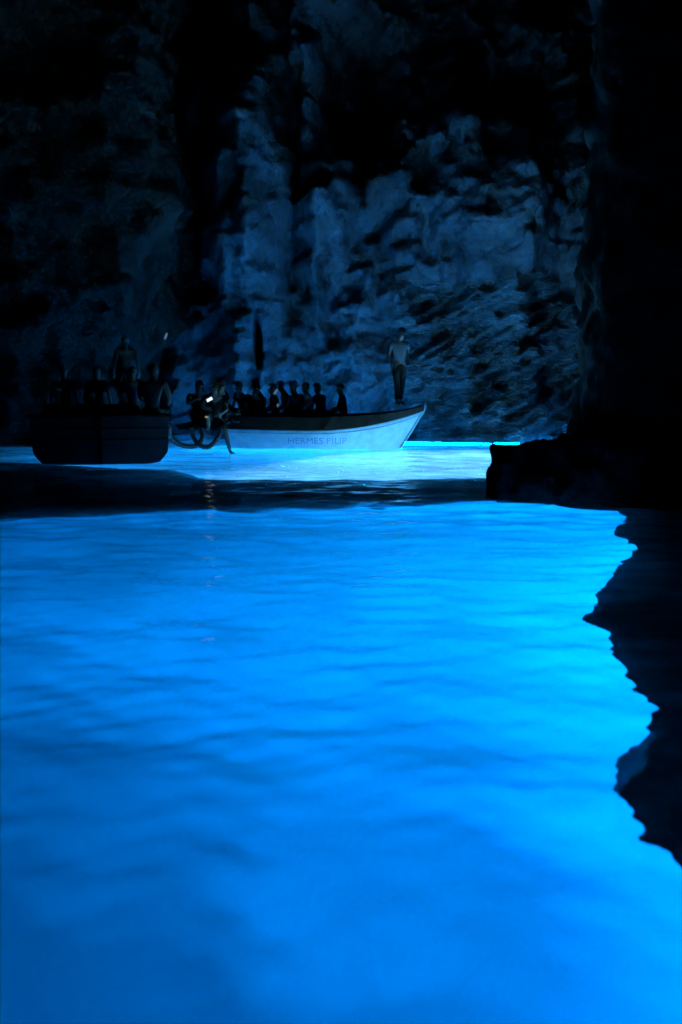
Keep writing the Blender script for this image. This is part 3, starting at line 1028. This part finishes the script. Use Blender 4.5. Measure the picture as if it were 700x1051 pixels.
G1 = 'passengers seated in the white boat'
seats_w = [
    ('dark-clothed passenger nearest the stern of the white boat, behind the dangling leg', -2.38, 24.0, -50, dict(shirt='black', hair=M_HAIR)),
    ('long-haired passenger in black seated left of the two dim glints', -1.98, 24.45, -70, dict(shirt='black', longhair=True)),
    ('passenger in black bent over the two dim glints', -1.62, 23.95, -78, dict(shirt='black', longhair=True)),
    ('passenger in grey seated just right of the two dim glints', -1.28, 24.6, -80, dict(shirt='grey')),
    ('passenger in pale shirt seated in the middle of the white boat above the lettering', -.78, 23.95, -95, dict(shirt='pale', hair=M_HAIR)),
    ('dark passenger seated behind the pale shirt, farther from the camera', -.52, 24.7, -60, dict(shirt='navy', longhair=True)),
    ('big dark-clothed passenger turned to the camera, left of the long-haired ones', -2.16, 23.6, -12, dict(shirt='black', trouser='black', sleeves='long')),
    ('small dark passenger in a brimmed hat among those right of the dim glints', -1.05, 24.1, -130, dict(shirt='navy', hat=True)),
    ('dark passenger in long sleeves seated alone nearest the bow deck of the white boat', .02, 24.0, -85, dict(shirt='black', sleeves='long', trouser='black')),
]
for lab, x, y_, f, kw in seats_w:
    k_ = seats_w_n = (x * 7.3) % 1.0
    u_ = (x - XS) / (XB - XS)
    y_ = YC + .54 * (.5 - u_) + max(-.28, min(.4, y_ - 24.2))
    sp = sit_pose()
    for n_, s_ in (('l', -1), ('r', 1)):
        sp['kne' + n_] = (s_ * .12, -.34, .14); sp['ank' + n_] = (s_ * .11, -.22, -.30); sp['toe' + n_] = (s_ * .12, -.36, -.34)
    o = seat(lab, (x, y_, .62 + .10 * k_), f, group=G1, pose=sp, scale=1.04 + .14 * ((x * 3.7) % 1.0), **kw)
    o.rotation_euler = (R(24 * k_ - 4), R(22 * ((x * 5.1) % 1.0) - 11), R(f))

# two people on the stern platform; one dangles a leg into the water
pl = sit_pose()
pl['kner'] = (.20, -.26, -.08); pl['ankr'] = (.31, -.26, -.56); pl['toer'] = (.43, -.33, -.63)
pl['knel'] = (-.14, -.36, .22); pl['ankl'] = (-.12, -.30, -.06); pl['toel'] = (-.14, -.44, -.08)
pl['elbl'] = (-.26, -.18, .36); pl['wril'] = (-.12, -.36, .34)
seat('person in black on the stern platform dangling one bare leg into the water', (-2.82, 22.42, .63), 4, scale=1.08, pose=pl, shirt='black', trouser='black', legs='short', group='people on the stern platform')
pl2 = sit_pose()
pl2['elbl'] = (-.25, -.20, .40); pl2['wril'] = (-.08, -.34, .50); pl2['elbr'] = (.25, -.20, .40); pl2['wrir'] = (.06, -.34, .50)
pl2['knel'] = (-.16, -.33, .26); pl2['ankl'] = (-.14, -.20, .03); pl2['toel'] = (-.15, -.36, .0)
pl2['kner'] = (.16, -.33, .24); pl2['ankr'] = (.14, -.20, .03); pl2['toer'] = (.15, -.36, .0)
seat('person crouched on the stern platform looking into a lit phone', (-3.24, 22.95, .63), 10, scale=1.12, pose=pl2, shirt='black', trouser='black', longhair=True, group='people on the stern platform')

# people in the dark boat
G2 = 'people in the dark boat'
def tucked():
    sp = sit_pose()
    for n_, s_ in (('l', -1), ('r', 1)):
        sp['kne' + n_] = (s_ * .10, -.34, .14); sp['ank' + n_] = (s_ * .10, -.22, -.30); sp['toe' + n_] = (s_ * .11, -.36, -.34)
        sp['elb' + n_] = (s_ * .26, -.08, .32)
    return sp
def lbp(x, y_, z):
    return LB.matrix_world @ V3((x, y_, z)) if False else (Matrix.Translation(LB.location) @ Matrix.Rotation(LB.rotation_euler.z, 4, 'Z')) @ V3((x, y_, z))
st = stand_pose(); st['elbr'] = (.32, -.16, 1.32); st['wrir'] = (.26, -.30, 1.52)
person('standing passenger at the right side of the dark boat raising a phone', lbp(.70, 2.2, .16), R(188), st, shirt='navy', trouser='black', group=G2)
seat('broad-backed person seated on the right rim of the dark boat stern', lbp(1.02, .35, .86), 166, pose=tucked(), shirt='grey', trouser='black', sleeves='long', scale=1.2, group=G2)
person('standing person on the bow deck of the dark boat', lbp(.62, 4.5, .9), R(200), stand_pose(), shirt='grey', trouser='black', sleeves='long', group=G2)
seat('passenger seated at the left end of the stern bench of the dark boat', lbp(-.82, .6, .54), 178, shirt='black', group=G2, hat=True)
seat('passenger seated in the middle of the stern bench of the dark boat', lbp(-.18, .6, .54), 184, shirt='black', longhair=True, group=G2)
seat('passenger seated between the rudder head and the broad-backed person', lbp(.42, .6, .54), 176, shirt='navy', group=G2)
st2 = stand_pose()
person('standing passenger at the left side of the dark boat', lbp(-.72, 1.9, .16), R(180), st2, shirt='black', trouser='black', group=G2)
person('standing long-haired passenger in the middle of the dark boat', lbp(-.05, 2.1, .16), R(172), stand_pose(), shirt='black', trouser='black', longhair=True, group=G2)

pl3 = sit_pose()
pl3['knel'] = (-.16, -.33, .26); pl3['ankl'] = (-.14, -.20, .03); pl3['toel'] = (-.15, -.36, .0)
pl3['kner'] = (.16, -.33, .24); pl3['ankr'] = (.14, -.20, .03); pl3['toer'] = (.15, -.36, .0)
seat('broad person in black at the back of the stern platform, right of the lit phone', (-2.86, 23.6, .64), 60, pose=pl3, shirt='black', trouser='black', scale=1.2, group='people on the stern platform')
# phones, two glints given as glowing phones, and the little yellow lamp
q = at_y(215, 410, 21.85)
phone('brightly lit phone held by the person crouched on the stern platform', q, (R(-12), R(62), R(8)), M_SCREEN)
q = at_y(283, 402, 23.4)
phone('small dim glint, phone-shaped, above another in the white boat, left of the pale shirt', q, (R(20), R(35), R(52)), M_GLINT_SCREEN, 'dim glints in the white boat')
q = at_y(285, 416, 23.3)
phone('lowest small dim glint, phone-shaped, in the white boat, just above the gunwale', q, (R(-30), R(60), R(40)), M_GLINT_SCREEN, 'dim glints in the white boat')
q = lbp(.44, 2.0 - .34, 1.72)
phone('phone raised overhead by the standing passenger in the dark boat', at_y(170, 345, 21.0), (R(10), R(24), R(62)), M_GLINT_SCREEN)
q = at_y(212, 428, 21.8)
r = empty('small_lamp', q); tag(r, 'tiny yellow lamp glowing under the lit phone', 'lamp')
bm = bmesh.new(); bmesh.ops.create_uvsphere(bm, u_segments=12, v_segments=8, radius=.028, matrix=Matrix.Diagonal((1.5, 1, .8, 1)))
bm_obj('bulb', bm, M_YELLOW, r, True)
bm = bmesh.new(); bmesh.ops.create_cone(bm, cap_ends=True, segments=14, radius1=.03, radius2=.02, depth=.05, matrix=Matrix.Translation((0, .03, -.02)))
bm_obj('housing', bm, M_RUBBER, r, True)
